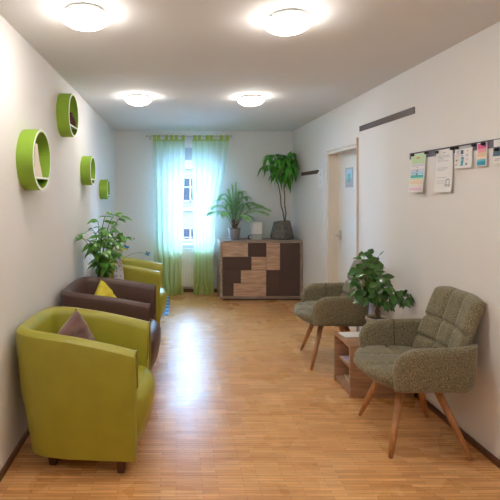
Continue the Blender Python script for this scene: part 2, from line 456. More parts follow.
b = bmesh.new(); tube(b, [(-.62, 0, 0), (.63, 0, 0)], .009, seg=12); obj('pole', b, M['metal'], r, smooth=True)
for x in (-.635, .645):
    b = bmesh.new(); bmesh.ops.create_uvsphere(b, u_segments=12, v_segments=8, radius=.018); bmesh.ops.translate(b, verts=b.verts, vec=(x, 0, 0))
    obj('finial', b, M['metal'], r, smooth=True)
for x in (-.59, .10, .605):
    b = bmesh.new(); tube(b, [(x, 0, -.012), (x, YB-YC, -.012)], .006); tube(b, [(x, YB-YC-.008, -.012), (x, YB-YC, -.012)], .022, seg=14)
    obj('bracket', b, M['metal'], r)

# ------------------------------------------------------------------ ceiling lamps
def ceiling_lamp():
    e = empty('ceiling_lamp', (0, 0, H))
    b = bmesh.new(); lathe(b, [(.055, -.001), (.098, -.003), (.114, -.016), (.120, -.030), (.108, -.034)], 32)
    obj('base_plate', b, M['white'], e, smooth=True)
    b = bmesh.new(); prof = []
    for i in range(0, 13):
        a = R(-90 + 15*i); prof.append((max(.001, .128*math.cos(a))**1.0, -.064 + .036*math.sin(a)))
    prof = [(.002, -.092), (.03, -.091), (.06, -.086), (.085, -.078), (.105, -.067), (.12, -.055), (.1275, -.046), (.1285, -.042), (.127, -.039), (.119, -.0345), (.108, -.033)]
    lathe(b, prof, 40)
    obj('glass_shade', b, M['lamp'], e, smooth=True)
    for a in (95, 215, 335):
        b = bmesh.new(); c, s = math.cos(R(a)), math.sin(R(a))
        tube(b, [(c*.07, s*.07, -.012), (c*.115, s*.115, -.020), (c*.131, s*.131, -.036), (c*.129, s*.129, -.052)], .006)
        obj('clip', b, M['chrome'], e, smooth=True)
    return e
L0 = ceiling_lamp()
G = 'round ceiling lamps'
spots = [(-.48, 2.376, 'round glass ceiling lamp, large one nearest the green wall shelves'), (.61, 2.448, 'round glass ceiling lamp, large one on the right near the front'),
         (-.373, 4.466, 'small-looking far left round glass ceiling lamp, toward the window'), (.748, 4.49, 'small-looking far right round glass ceiling lamp, toward the potted tree'),
         (-.48, .3, 'added round glass ceiling lamp at the near left, unseen above the viewpoint'), (.66, .3, 'added round glass ceiling lamp at the near right, unseen above the viewpoint')]  # unseen pair added to light the near end, spaced like the rows ahead
for i, (x, y, l) in enumerate(spots):
    o = L0 if i == 0 else copy_tree(L0)
    o.location = (x, y, H); tag(o, l, 'ceiling lamp', G)

# ------------------------------------------------------------------ tub armchairs
def armchair(mat, wy, zf, zb, dep=.72):
    """faces +x, width along y; local origin at the floor centre"""
    e = empty('tub_armchair', (0, 0, 0)); hw = wy/2; fx = dep/2; th = .095
    rb = .36                                # length of the rounded back
    path = []                               # (x, y, nx, ny, backness)
    xs = -fx + rb
    for i in range(7): t = i/6; path.append((fx+(xs-fx)*t, hw, 0, 1, 0))
    n = 22
    pw = 2/4
    for i in range(1, n):
        a = PI/2 + PI*i/n
        c, s = math.cos(a), math.sin(a)
        px = xs + rb*(-abs(c)**pw); py = hw*(abs(s)**pw)*(1 if s >= 0 else -1)
        nx = -abs(c)**(2-pw)/rb if c else 0; ny = (abs(s)**(2-pw))*(1 if s >= 0 else -1)/hw
        l = math.hypot(nx, ny); path.append((px, py, nx/l, ny/l, abs(c)))
    for i in range(7): t = 1-i/6; path.append((fx+(xs-fx)*t, -hw, 0, -1, 0))
    rs = []
    for (x, y, nx, ny, bk) in path:
        run = (fx-x)/dep
        zt = zf + (zb-zf)*(1-(1-min(1, run))**1.7)
        sh = .13*bk**1.2 + .012                  # tapers in towards the floor
        ex = .0
        r = []
        def P(off, z, tap): return (x - nx*(off+tap*sh), y - ny*(off+tap*sh), z)
        r.append(P(.02, .080, 1)); r.append(P(0, .092, .98)); r.append(P(-.002, .22, .7)); r.append(P(-.004, .42, .32)); r.append(P(0, zt-.06, .03))
        r.append(P(.006, zt-.022, 0)); r.append(P(.03, zt-.003, 0)); r.append(P(.055, zt, 0)); r.append(P(th-.01, zt-.016, 0)); r.append(P(th+.002, zt-.045, 0))
        r.append(P(th+.008, .45, .15)); r.append(P(th+.01, .36, .15)); r.append(P(th+.01, .10, .2)); r.append(P(th-.0, .080, .3))
        rs.append(r)
    b = bmesh.new(); vs = rings(b, rs, True, True, True)
    obj('shell', b, mat, e, smooth=True, bevel=.008)
    # piping around the front of each arm
    for s in (0, -1):
        r = [Vector(p) + Vector((.004, 0, 0)) for p in rs[s]]
        b = bmesh.new(); tube(b, r[:11], .0045, seg=6)
        obj('piping', b, mat, e, smooth=True)
    # seam lines down the shell where the arm panels meet the back
    # seat cushion with a rounded waterfall front
    iw = hw-th-.012; b = bmesh.new(); rs2 = []
    def plan(ins, z, fr):
        pts = []
        w2 = iw-ins; xb = -fx+.16+ins
        for i in range(13):
            v = -1+2*i/12
            pts.append((fx+fr-ins - .055*abs(v)**2.6 - .0*v, w2*v, z))
        pts.append((.1, w2, z)); pts.append((-.06, w2, z))
        for i in range(1, 8):
            a = PI/2+PI*i/8
            pts.append((xb+.10+ (.10)*math.cos(a), w2*.86*math.sin(a), z))
        pts.append((-.06, -w2, z)); pts.append((.1, -w2, z))
        return pts
    for ins, z, fr in ((.03, .085, -.02), (.008, .10, .015), (0, .2, .05), (0, .30, .07), (0, .37, .07), (.012, .405, .06), (.035, .425, .045), (.08, .435, .03), (.15, .44, 0)):
        rs2.append(plan(ins, z, fr))
    rings(b, rs2)
    obj('seat', b, mat, e, smooth=True)
    for sx, sy in ((fx-.08, hw-.075), (fx-.08, -hw+.075), (-fx+.24, hw-.12), (-fx+.24, -hw+.12)):
        b = bmesh.new(); rings(b, [[(sx+q*a, sy+q*c, z) for a, c in ((-1,-1),(1,-1),(1,1),(-1,1))] for q, z in ((.019, 0), (.027, .081))])
        obj('leg', b, M['legdark'], e, bevel=.003)
    return e
GA = 'green tub armchairs'
a1 = armchair(M['green_shell'], .645, .678, .778)
a1.location = (-.562, 2.75, 0); a1.rotation_euler.z = R(-4)
tag(a1, 'olive green leather tub armchair in the foreground, holding the mauve cushion', 'armchair', GA)
a3 = copy_tree(a1); a3.location = (-.535, 5.2, 0); a3.rotation_euler.z = R(-1)
tag(a3, 'olive green leather tub armchair furthest back, nearest the curtains', 'armchair', GA)
a2 = armchair(M['brown_shell'], .79, .695, .78)
a2.location = (-.558, 3.77, 0); a2.rotation_euler.z = R(-1)
tag(a2, 'dark brown leather tub armchair between the two green ones', 'armchair')

def cushion(name, side, mat, loc, rot, label):
    b = bmesh.new(); n = 16; top, bot = [], []
    for i in range(n+1):
        ra, rb_ = [], []
        for j in range(n+1):
            u, v = -1+2*i/n, -1+2*j/n
            pin = 1 - .10*(1-u*u)*(abs(v)**3) - 0; pin2 = 1 - .10*(1-v*v)*(abs(u)**3)
            x = u*side/2*pin2; y = v*side/2*pin
            t = .055*((1-u**4)*(1-v**4))**.55 + .008*math.sin(5*u+3*v)*(1-u*u)*(1-v*v)
            w = .009*math.sin(9*u-4*v+2*u*v)*(1-u*u)*(1-v*v)
            ra.append(b.verts.new((x, y, t+w)))
            rb_.append(ra[-1] if i in (0, n) or j in (0, n) else b.verts.new((x, y, -t+w)))
        top.append(ra); bot.append(rb_)
    for i in range(n):
        for j in range(n):
            b.faces.new((top[i][j], top[i+1][j], top[i+1][j+1], top[i][j+1]))
            q = (bot[i][j], bot[i][j+1], bot[i+1][j+1], bot[i+1][j])
            try: b.faces.new(q)
            except ValueError: pass
    o = obj(name, b, mat, None, smooth=True); o.location = loc; o.rotation_mode = 'QUATERNION'
    o.rotation_quaternion = rot.to_quaternion()
    return tag(o, label, 'cushion')
def crot(yaw, lean, spin): return Matrix.Rotation(R(yaw), 3, 'Z') @ Matrix.Rotation(R(90-lean), 3, 'Y') @ Matrix.Rotation(R(spin), 3, 'Z')
cushion('cushion', .275, M['mauve'], (-.635, 2.84, .612), crot(-28, 14, 27), 'mauve brown velvet cushion on its corner in the foreground green armchair')
cushion('cushion', .29, M['yellow'], (-.60, 3.83, .605), crot(-20, 18, 36), 'mustard yellow cushion standing in the dark brown armchair')

# ------------------------------------------------------------------ tweed armchairs on oak legs
def tweed_chair():
    """faces -x"""
    e = empty('upholstered_chair', (0, 0, 0)); T = M['tweed']
    # seat
    b = bmesh.new(); N = 36; Mm = 30; g = []
    def edge(v):   # front x as a function of v
        return -.335 + .10*abs(v)**2.6
    hw = .265
    def seams(x, y):
        s = 0
        for c, ax in ((-.09, 'y'), (.09, 'y'), (-.20, 'x'), (-.04, 'x')):
            dd = (y-c) if ax == 'y' else (x-c-.02*math.cos(y*14))
            s = max(s, math.exp(-(dd/.012)**2))
        return s
    for i in range(N+1):
        row = []
        for j in range(Mm+1):
            v = -1+2*j/Mm; u = i/N
            x = edge(v) + (.20-edge(v))*u; y = v*hw*(1-.04*(1-u))
            ed = min(1, (x-edge(v))/.05) ; es = min(1, (1-abs(v))*hw/.03)
            z = .462 - .012*u + .022*(math.sqrt(max(0, 1-(1-ed)**2))) - .0 + .012*math.sin(PI*u) - .020*seams(x, y) - .02*(1-math.sqrt(max(0, 1-(1-es)**2)))
            row.append(b.verts.new((x, y, z)))
        g.append(row)
    for i in range(N):
        for j in range(Mm): b.faces.new((g[i][j], g[i+1][j], g[i+1][j+1], g[i][j+1]))
    # underside
    g2 = []
    for i in range(N+1):
        row = []
        for j in range(Mm+1):
            v = -1+2*j/Mm; u = i/N
            x = edge(v)+.035 + (.20-edge(v)-.035)*u; y = v*hw*.95
            row.append(b.verts.new((x, y, .395)))
        g2.append(row)
    for i in range(N):
        for j in range(Mm): b.faces.new((g2[i][j], g2[i][j+1], g2[i+1][j+1], g2[i+1][j]))
    rim = [(i, 0) for i in range(N+1)] + [(N, j) for j in range(1, Mm+1)] + [(i, Mm) for i in range(N-1, -1, -1)] + [(0, j) for j in range(Mm-1, 0, -1)]
    mid = []
    for (i, j) in rim:
        p = (g[i][j].co*.45 + g2[i][j].co*.55); p.z = .43; q = Vector((p.x, p.y, 0)); 
        p.x = g[i][j].co.x*.85 + g2[i][j].co.x*.15 - (.012 if i == 0 else 0)
        mid.append(b.verts.new(p))
    for k in range(len(rim)):
        k2 = (k+1) % len(rim); a, c = rim[k], rim[k2]
        b.faces.new((g[a[0]][a[1]], g[c[0]][c[1]], mid[k2], mid[k]))
        b.faces.new((mid[k], mid[k2], g2[c[0]][c[1]], g2[a[0]][a[1]]))
    obj('seat', b, T, e, smooth=True)
    # backrest : leaning, tufted, curved slightly around the sitter
    b = bmesh.new(); N = 40; Mm = 36; F, K = [], []
    for i in range(N+1):
        u = i/N; z = .43 + .49*u; fr, kr = [], []
        for j in range(Mm+1):
            v = -1+2*j/Mm
            hwz = .255 - .015*u - .05*max(0, .14-u)/.14
            # rounded upper corners
            cr = max(0, u-.84)/.16
            y = v*hwz*(1-.10*(1-math.sqrt(max(0, 1-cr**2.2)))) 
            zz = z - .022*max(0, abs(v)-.55)**1.5*u*2
            xc = .175 + .135*u + .02*u*u - .05*v*v*(1-.3*u)
            s = 0
            for c in (-.30, .30): s = max(s, math.exp(-((v-c)*.25/.014)**2))
            for c in (.30, .58): s = max(s, math.exp(-((u-c)*.49/.012)**2))
            ed = min(1, (1-abs(v))*hwz/.045, (1-u)*.49/.045); rd = math.sqrt(max(0, 1-(1-ed)**2))
            th = .042*rd
            fr.append(b.verts.new((xc - th - .010 + .028*s*rd, y, zz))); kr.append(b.verts.new((xc + .030*rd - .0, y, zz)))
        F.append(fr); K.append(kr)
    for i in range(N):
        for j in range(Mm):
            b.faces.new((F[i][j], F[i][j+1], F[i+1][j+1], F[i+1][j])); b.faces.new((K[i][j], K[i+1][j], K[i+1][j+1], K[i][j+1]))
    rim = [(i, 0) for i in range(N+1)] + [(N, j) for j in range(1, Mm+1)] + [(i, Mm) for i in range(N-1, -1, -1)] + [(0, j) for j in range(Mm-1, 0, -1)]
    for k in range(len(rim)):
        a, c = rim[k], rim[(k+1) % len(rim)]
        b.faces.new((F[a[0]][a[1]], K[a[0]][a[1]], K[c[0]][c[1]], F[c[0]][c[1]]))
    obj('backrest', b, T, e, smooth=True)
    # arms : padded slab, round front, sweeping into the back
    for s in (-1, 1):
        b = bmesh.new(); out = []
        # side outline in (x, z)
        o2 = []
        for i in range(4): t = i/4; o2.append((-.222-.012*t, .392+.12*t))
        for i in range(10):  a = R(180 - 90*i/9); o2.append((-.09 + .145*math.cos(a), .515 + .135*math.sin(a)))
        for i in range(1, 8): t = i/7; o2.append((-.09+.34*t, .65 + .018*t))
        for i in range(1, 6): t = i/5; o2.append((.25 - .01*t, .668 - .19*t))
        for i in range(1, 7): a = R(-90*i/6); o2.append((.17+.07*math.cos(a), .465+.065*math.sin(a)))
        for i in range(1, 8): t = i/8; o2.append((.17-.392*t, .400-.008*t))
        cxm = sum(p[0] for p in o2)/len(o2); czm = sum(p[1] for p in o2)/len(o2)
        def lay(yoff, ins):
            r = []
            for x, z in o2:
                dx, dz = x-cxm, z-czm; l = math.hypot(dx, dz); k = max(0, (l-ins)/l)
                xx, zz = cxm+dx*k, czm+dz*k
                yb = .278 + .02*(zz-.4)/.26 - .055*max(0, (xx-.10)/.16)**2 - .012*max(0, (-.1-xx)/.13)**2
                r.append((xx, s*(yb+yoff), zz))
            return r
        rr = [lay(-.024, .10), lay(-.026, .05), lay(-.024, .022), lay(-.014, .004), lay(0, 0), lay(.014, .003), lay(.026, .018), lay(.031, .05), lay(.032, .10)]
        rings(b, rr)
        obj('armrest', b, T, e, smooth=True)
        b = bmesh.new(); tube(b, [(.0, s*(.252+.02*(z-.4)/.26), z) for z in (.46, .52, .58, .63)] + [(.0, s*.272, .652), (.0, s*.29, .658)], .0022, seg=6)
        obj('seam', b, M['seam'], e)
    obj('leg_mount', box(-.12, .09, -.13, .13, .372, .398), M['black'], e, bevel=.01)
    for (fx_, fy, tx, ty) in ((-.238, -.25, -.12, -.12), (-.238, .25, -.12, .12), (.215, -.25, .07, -.12), (.215, .25, .07, .12)):
        b = bmesh.new(); tube(b, [(fx_, fy, .0), (fx_+(tx-fx_)*.3, fy+(ty-fy)*.3, .12), (tx, ty, .385)], .0125, .024, seg=14)
        for v in b.verts:
            if v.co.z < 0.02: v.co.z = 0 if v.co.z < .01 else v.co.z
        obj('leg', b, M['legoak'], e, smooth=True)
    return e
GC = 'tweed armchairs on oak legs along the right wall'
c1 = tweed_chair(); c1.location = (1.497, 2.852, 0); c1.rotation_euler.z = R(-3)
tag(c1, 'olive grey tweed chair in the right foreground with tufted back and oak legs', 'chair', GC)
c2 = copy_tree(c1); c2.location = (1.435, 4.13, 0); c2.rotation_euler.z = R(-6)
tag(c2, 'olive grey tweed chair further back, behind the potted plant and side table', 'chair', GC)

# ------------------------------------------------------------------ side table right, with things on it
st = empty('side_table', (1.305, 3.37, 0), 0, 'low open-fronted oak side table between the two tweed chairs', 'side table')
SW, SD, SH = .48, .35, .392
obj('tabletop', box(0, SW, 0, SD, SH-.022, SH), M['side_wood'], st, bevel=.0015)
obj('side_panel', box(0, SW, 0, .02, .0, SH-.022), M['side_wood'], st, bevel=.0015)
obj('side_panel', box(0, SW, SD-.02, SD, .0, SH-.022), M['side_wood'], st, bevel=.0015)
obj('back_panel', box(SW-.015, SW, .02, SD-.02, .0, SH-.022), M['side_wood'], st)
obj('base_panel', box(0.004, SW-.015, .02, SD-.02, .015, .037), M['side_wood'], st)
obj('shelf', box(.03, SW-.015, .02, SD-.02, .185, .199), M['side_wood'], st)
def paper_stack(name, loc, rz, w, h, t, m, label, cat):
    o = obj(name, box(-w/2, w/2, -h/2, h/2, 0, t), m, None, bevel=.001); o.location = loc; o.rotation_euler.z = rz
    return tag(o, label, cat)
paper_stack('magazine', (1.46, 3.545, .1995), R(4), .21, .28, .008, M['p_lav'], 'pale lilac magazine lying on the middle shelf of the side table', 'magazine')
paper_stack('magazine', (1.47, 3.545, .0375), R(-5), .21, .28, .012, M['p_cream'], 'cream magazine at the bottom of the side table', 'magazine')
paper_stack('leaflet', (1.435, 3.63, SH+.0005), R(8), .21, .12, .006, M['paper'], 'white leaflets on the side table left of the plant pot', 'leaflet')

def pot(e, prof, mat, soil_r, soil_z, seg=28):
    b = bmesh.new(); lathe(b, prof, seg); obj('pot', b, mat, e, smooth=True)
    b = bmesh.new(); lathe(b, [(soil_r, soil_z-.01), (soil_r, soil_z), (soil_r*.5, soil_z+.006)], 20); obj('soil', b, M['soil'], e, smooth=True)

def P3(e, px, py, y):  # world point seen at the given bearing and distance, in the thing's own coordinates
    return Vector(((px-176)*y/450 - e.location.x, y - e.location.y, 1.537-(py-193)*y/450 - e.location.z))

# potted plant on the side table
pl = empty('potted_plant', (1.575, 3.52, SH), 0, 'bushy round-leaved plant in a cream pot on the right side table', 'potted plant')
b = bmesh.new(); lathe(b, [(.060, 0), (.066, .01), (.080, .14), (.082, .15)], 28); obj('pot', b, M['cream_pot'], pl, smooth=True)
b = bmesh.new(); lathe(b, [(.082, .148), (.089, .15), (.089, .172), (.078, .174), (.076, .155)], 28, cap0=False, cap1=False); obj('pot_rim', b, M['pot_rim'], pl, smooth=True)
b = bmesh.new(); lathe(b, [(.079, .145), (.077, .158), (.03, .162)], 24); obj('soil', b, M['soil'], pl, smooth=True)
bs = bmesh.new(); bl = bmesh.new(); rr = random.Random(5)
tube(bs, [(0, 0, .15), (.008, 0, .22), (-.006, .006, .28), (.004, 0, .34)], .017, .011)
tube(bs, [(.01, .01, .15), (-.012, -.008, .22), (.010, -.004, .29), (.012, 0, .33)], .012, .008)
ends = [(352, 268, 3.50), (358, 259, 3.55), (366, 254, 3.6), (351, 282, 3.42), (360, 274, 3.38), (370, 270, 3.45), (379, 268, 3.55), (376, 282, 3.4), (365, 286, 3.36),
        (386, 288, 3.45), (394, 296, 3.4), (402, 301, 3.42), (409, 294, 3.5), (356, 295, 3.42), (372, 294, 3.36), (384, 303, 3.35), (349, 272, 3.6), (362, 266, 3.45), (373, 262, 3.62), (368, 278, 3.6), (381, 277, 3.65), (353, 290, 3.42), (360, 300, 3.36), (414, 298, 3.45)]
for k, (px, py, yy) in enumerate(ends):
    q = P3(pl, px+(4 if px < 385 else 1), py, yy); s0 = Vector((.004, 0, .30 + .04*rr.random()))
    mid = (s0+q)*.5 + Vector((0, 0, .03)); pts = bez(s0, mid, q, 6); tube(bs, pts, .005, .0025, seg=5)
    d = (pts[-1]-pts[-3]).normalized()
    for j in range(7):
        base = pts[6 if j < 3 else rr.choice((3, 4, 5))]
        a = rr.uniform(0, 2*PI)
        dd = Vector((math.cos(a)*.8, math.sin(a)*.5, rr.uniform(-1.0, .8)))*1.0 + d*.4
        leaf(bl, base, dd, (rr.uniform(-.6, .6), rr.uniform(-1.6, -.4), .7), rr.uniform(.065, .09), rr.uniform(.040, .052), rr.uniform(.1, .4), .08, 8, .8)
# the lone shoot tip at the top and the arching one to the right
q = P3(pl, 379, 256, 3.5); s0 = P3(pl, 368, 268, 3.5); tube(bs, [s0, q], .003, .002, seg=5)
leaf(bl, q, (.5, 0, .5), (0, 0, 1), .06, .022, .0, .1)
leaf(bl, P3(pl, 407, 298, 3.42), (.7, 0, -.5), (-.2, -.9, .5), .085, .05, .3, .05, 6, .85)
leaf(bl, P3(pl, 395, 300, 3.4), (.8, 0, -.35), (0, -.9, .6), .09, .055, .2, .05, 6, .85)
leaf(bl, P3(pl, 385, 300, 3.4), (.1, -.1, -.9), (-.3, -.9, .2), .08, .045, .1, .05, 6, .85)
for b_ in (bs, bl):
    for v in b_.verts: v.co.x = min(v.co.x, XR-.012-pl.location.x)
obj('stem', bs, M['bark'], pl, smooth=True); obj('foliage', bl, M['leaf_dark'], pl, smooth=True)

# ------------------------------------------------------------------ side table left with plant, bag, butterflies
lt = empty('side_table', (-.70, 4.52, 0), 0, 'small dark side table hidden between brown and far green armchair', 'side table')
obj('tabletop', box(-.235, .24, -.2, .2, .43, .455), M['legdark'], lt, bevel=.004)
for sx in (-1, 1):
    for sy in (-1, 1): obj('leg', box(sx*.2-.018, sx*.2+.018, sy*.165-.018, sy*.165+.018, 0, .43), M['legdark'], lt)
p2 = empty('potted_plant', (-.745, 4.49, .455), 0, 'leafy green plant in a dark pot beside the left wall, above the brown armchair', 'potted plant')
pot(p2, [(.08, 0), (.09, .01), (.115, .19), (.118, .2), (.108, .2), (.106, .18)], M['p_slate'], .106, .18)
bs = bmesh.new(); bl = bmesh.new(); rr = random.Random(9)
ends = [(79, 237, 4.2), (87, 240, 4.35), (92, 229, 4.45), (98, 221, 4.5), (106, 214, 4.5), (114, 216, 4.45), (121, 217, 4.5), (112, 228, 4.35), (103, 232, 4.3),
        (120, 233, 4.4), (124, 238, 4.5), (96, 243, 4.3), (116, 244, 4.35), (106, 240, 4.25), (100, 236, 4.6), (108, 250, 4.25), (101, 253, 4.2), (113, 254, 4.3), (105, 262, 4.25), (98, 262, 4.35), (111, 264, 4.3)]
for k, (px, py, yy) in enumerate(ends):
    q = P3(p2, px, py, yy); s0 = Vector((rr.uniform(-.05, .05), rr.uniform(-.05, .05), .18))
    mid = Vector((s0.x*.5+q.x*.35, s0.y*.5+q.y*.35, q.z*.85+.05)); pts = bez(s0, mid, q, 8); tube(bs, pts, .006, .003, seg=5)
    d = (pts[-1]-pts[-2]).normalized()
    for j in range(8 if py > 230 else 6):
        base = pts[8] if j < 2 else pts[rr.choice((4, 5, 6, 7))]
        if py > 240 and j > 4: base = pts[rr.choice((3, 4, 5))]
        a = rr.uniform(0, 2*PI)
        dd = Vector((math.cos(a), math.sin(a)*.8, rr.uniform(-.5, .4))) + d*.5
        leaf(bl, base, dd, (rr.uniform(-.4, .4), rr.uniform(-.8, .1), 1), rr.uniform(.10, .15), rr.uniform(.042, .058), rr.uniform(.2, .7), .12, 6, 1.0)
for b_ in (bs, bl):
    for v in b_.verts: v.co.x = max(v.co.x, XL + .012 - p2.location.x)
obj('stem', bs, M['stem'], p2, smooth=True); obj('foliage', bl, M['leaf_mid'], p2, smooth=True)

gb = empty('gift_bag', (-.565, 4.44, .455), R(12), 'white speckled paper bag beside the leafy plant, behind the brown armchair', 'bag')
b = bmesh.new(); rings(b, [[(sx*(.055-.0*z)*k, sy*.035*k2, z) for sx, sy in ((-1,-1),(0,-.6),(1,-1),(1,1),(0,.6),(-1,1))] for z, k, k2 in ((0, 1, 1), (.12, 1.02, .9), (.30, .85, .6), (.40, .5, .45), (.43, .36, .4), (.47, .55, .5))], cap1=False)
obj('paper_body', b, M['speckle'], gb)
b = bmesh.new(); tube(b, [(.03*math.cos(2*PI*i/16), .018*math.sin(2*PI*i/16), .43) for i in range(17)], .006); obj('ribbon', b, M['p_pink'], gb)
bf = empty('butterfly_decoration', (-.553, 4.44, .85), 0, 'coloured butterflies on thin wires rising from the speckled bag', 'decoration')
def butterfly(px, py, yy, m1, m2, size, ang):
    q = P3(bf, px, py, yy)
    b = bmesh.new(); tube(b, bez((0, 0, 0), (q.x*.4, q.y*.4, max(.1, q.z*1.2+.05)), q, 8), .0018, seg=5); o = obj('wire', b, M['black'], bf)
    b = bmesh.new(); rot = Matrix.Rotation(ang, 3, 'Y')
    for s in (-1, 1):
        for (L, W, a, mi) in ((1, .62, 50, 0), (.75, .6, -35, 1)):
            n = len(b.faces); d = rot @ Vector((s*math.cos(R(a)), -.25, math.sin(R(a))))
            leaf(b, q, d, (0, -1, 0), size*L, size*W, 0, .05, 6, .8)
            b.faces.ensure_lookup_table()
            for f in b.faces[n:]: f.material_index = mi
    tube(b, [q+rot@Vector((0, -.003, -size*.35)), q+rot@Vector((0, -.003, size*.35))], .003, seg=6)
    obj('butterfly', b, [m1, m2], bf)
butterfly(126, 248, 4.40, M['bfly_blue'], M['bfly_yellow'], .04, R(25))
butterfly(121, 251, 4.38, M['bfly_yellow'], M['p_green'], .035, R(-20))
butterfly(147.5, 254, 4.60, M['bfly_slate'], M['bfly_blue'], .035, R(15))
butterfly(134, 239, 4.50, M['p_navy'], M['p_navy'], .012, R(40))

# rug
o = obj('rug', box(-.32, .32, -.5, .5, 0, .008), M['rug'], None); o.location = (-.415, 6.15, 0)
tag(o, 'blue checked rug on the floor behind the far green armchair', 'rug')

# ------------------------------------------------------------------ sideboard
sb = empty('sideboard', (1.22, 6.42, 0), 0, 'sideboard of dark taupe and rough oak fronts against the back wall', 'sideboard')
X0, X1, Z1, DP = -.594, .590, .855, .44
def cx_(px): return (px*.2+210-176)/70.1 - 1.22
def cz_(py): return 1.537 - (230+py*.2-193)/70.1
obj('top_panel', box(X0, X1, 0, DP, Z1-.028, Z1), M['cab_frame'], sb, bevel=.002)
obj('side_panel', box(X0, X0+.036, 0, DP, .03, Z1-.028), M['cab_frame'], sb, bevel=.002)
obj('side_panel', box(X1-.036, X1, 0, DP, .03, Z1-.028), M['cab_frame'], sb, bevel=.002)
obj('base_panel', box(X0+.036, X1-.036, 0, DP, .03, .062), M['cab_frame'], sb)
obj('back_panel', box(X0+.036, X1-.036, DP-.01, DP, .062, Z1-.028), M['cab_dark'], sb)
b = box(X0+.05, X1-.05, .03, DP-.01, 0, .03); obj('plinth', b, M['cab_dark'], sb)
IX0, IX1, IZ0, IZ1 = X0+.038, X1-.040, .064, Z1-.030
XM = cx_(282)
rows = [(IZ1, cz_(135)), (cz_(135), cz_(201)), (cz_(201), cz_(267)), (cz_(267), IZ0)]
splits = [(190, 'wd'), (208, 'dw'), (155, 'dw'), (118, 'dw')]
for (zt, zb_), (sx, kind) in zip(rows, splits):
    f = obj('drawer', box(IX0+.001, XM-.002, .010, .30, zb_+.002, zt-.002), M['cab_dark'], sb)
    xm = cx_(sx)
    a, c = (M['cab_wood'], M['cab_dark']) if kind == 'wd' else (M['cab_dark'], M['cab_wood'])
    for (xa, xb, mm, k) in ((IX0+.001, xm, a, kind[0]), (xm, XM-.002, c, kind[1])):
        o = obj('front_panel', box(xa+.0005, xb-.0005, (.002 if k == 'w' else .006), .010, zb_+.002, zt-.002), mm, f, bevel=.001)
        o['label'] = 'rough oak front' if k == 'w' else 'dark taupe front'
dr = obj('door', box(XM+.002, IX1-.001, .010, .028, IZ0+.002, IZ1-.002), M['cab_dark'], sb)
o = obj('front_panel', box(XM+.002, cx_(350), .002, .010, rows[1][1]+.002, IZ1-.002), M['cab_wood'], dr, bevel=.001); o['label'] = 'upright rough oak front'
b = box(cx_(350)+.001, IX1-.001, .006, .010, IZ0+.002, IZ1-.002); bx(b, XM+.002, cx_(350), .006, .010, IZ0+.002, rows[1][1])
o = obj('front_panel', b, M['cab_dark'], dr); o['label'] = 'dark taupe front'

# palm in a grey pot
pm = empty('potted_palm', (.86, 6.62, .855), 0, 'feathery green palm in a small grey pot on the sideboard', 'potted palm')
pot(pm, [(.060, 0), (.068, .008), (.092, .155), (.095, .165), (.086, .165), (.084, .145)], M['terr'], .084, .14)
bs = bmesh.new(); bl = bmesh.new(); rr = random.Random(21)
def frond(p0, p1, p2, ll, nl=16, wid=.019):
    pts = bez(p0, p1, p2, 24); tube(bs, pts, .004, .0015, seg=5)
    for i in range(6, 25):
        for s in (-1, 1):
            t = (pts[min(i+1, 24)]-pts[i-1]).normalized(); side = t.cross(Vector((0, 0, 1)))
            if side.length < .2: side = Vector((s*.5+.5, .4, 0))
            side.normalize()
            u = (i-6)/18; L = ll*(.55+.9*u*(1-u)*2 + .1) if u < .95 else ll*.5
            leaf(bl, pts[i], t*.8 + side*s*.8 + Vector((0, 0, .25)), (0, 0, 1), L, wid, .55, .15, 4, .9)
tips = [((222, 196), 6.6), ((212, 207), 6.5), ((209, 213), 6.55), ((218, 200), 6.75), ((232, 185), 6.7), ((236, 183), 6.6), ((243, 193), 6.72), ((228, 190), 6.55),
        ((262, 206), 6.5), ((266, 213), 6.45), ((256, 204), 6.7), ((248, 198), 6.8), ((238, 190), 6.8), ((250, 218), 6.4), ((221, 214), 6.42), ((230, 200), 6.45), ((240, 202), 6.5), ((235, 194), 6.6), ((225, 205), 6.5), ((246, 206), 6.55), ((268, 209), 6.6)]
for k, ((px, py), yy) in enumerate(tips):
    q = P3(pm, px, py, yy); p0 = Vector((rr.uniform(-.02, .02), rr.uniform(-.02, .02), .14))
    frond(p0, (q.x*.35, q.y*.35, max(q.z+.12, .42)) if abs(q.x) > .12 else (q.x*.3, q.y*.4, .45), q, .16)
tube(bs, [(0, 0, .13), (.004, 0, .25)], .016, .010); tube(bs, [(.022, 0, .13), (.03, .005, .23)], .012, .008)
tag(obj('stem', bs, M['bark'], pm, smooth=True), 'brown stem'); obj('foliage', bl, M['leaf_palm'], pm, smooth=True)

# white device
ap = empty('air_humidifier', (1.19, 6.64, .855), 0, 'white upright humidifier between the palm and the grey planter', 'humidifier')
obj('base', box(-.088, .088, -.07, .07, 0, .012), M['plastic_g'], ap, bevel=.004)
b = bmesh.new()
def rrect(w, d_, r, z, n=5):
    p = []
    for cx0, cy0, a0 in ((w-r, d_-r, 0), (-w+r, d_-r, 90), (-w+r, -d_+r, 180), (w-r, -d_+r, 270)):
        for i in range(n+1): a = R(a0+90*i/n); p.append((cx0+r*math.cos(a), cy0+r*math.sin(a), z))
    return p
rings(b, [rrect(.078, .06, .03, .012), rrect(.08, .062, .03, .03), rrect(.08, .062, .03, .085)]); tag(obj('water_tank', b, M['plastic_g'], ap, smooth=False), 'grey lower band')
b = bmesh.new(); rings(b, [rrect(.08, .062, .03, .085), rrect(.082, .063, .03, .235), rrect(.076, .057, .028, .25), rrect(.06, .04, .02, .255)]); obj('housing', b, M['plastic_w'], ap, smooth=False)
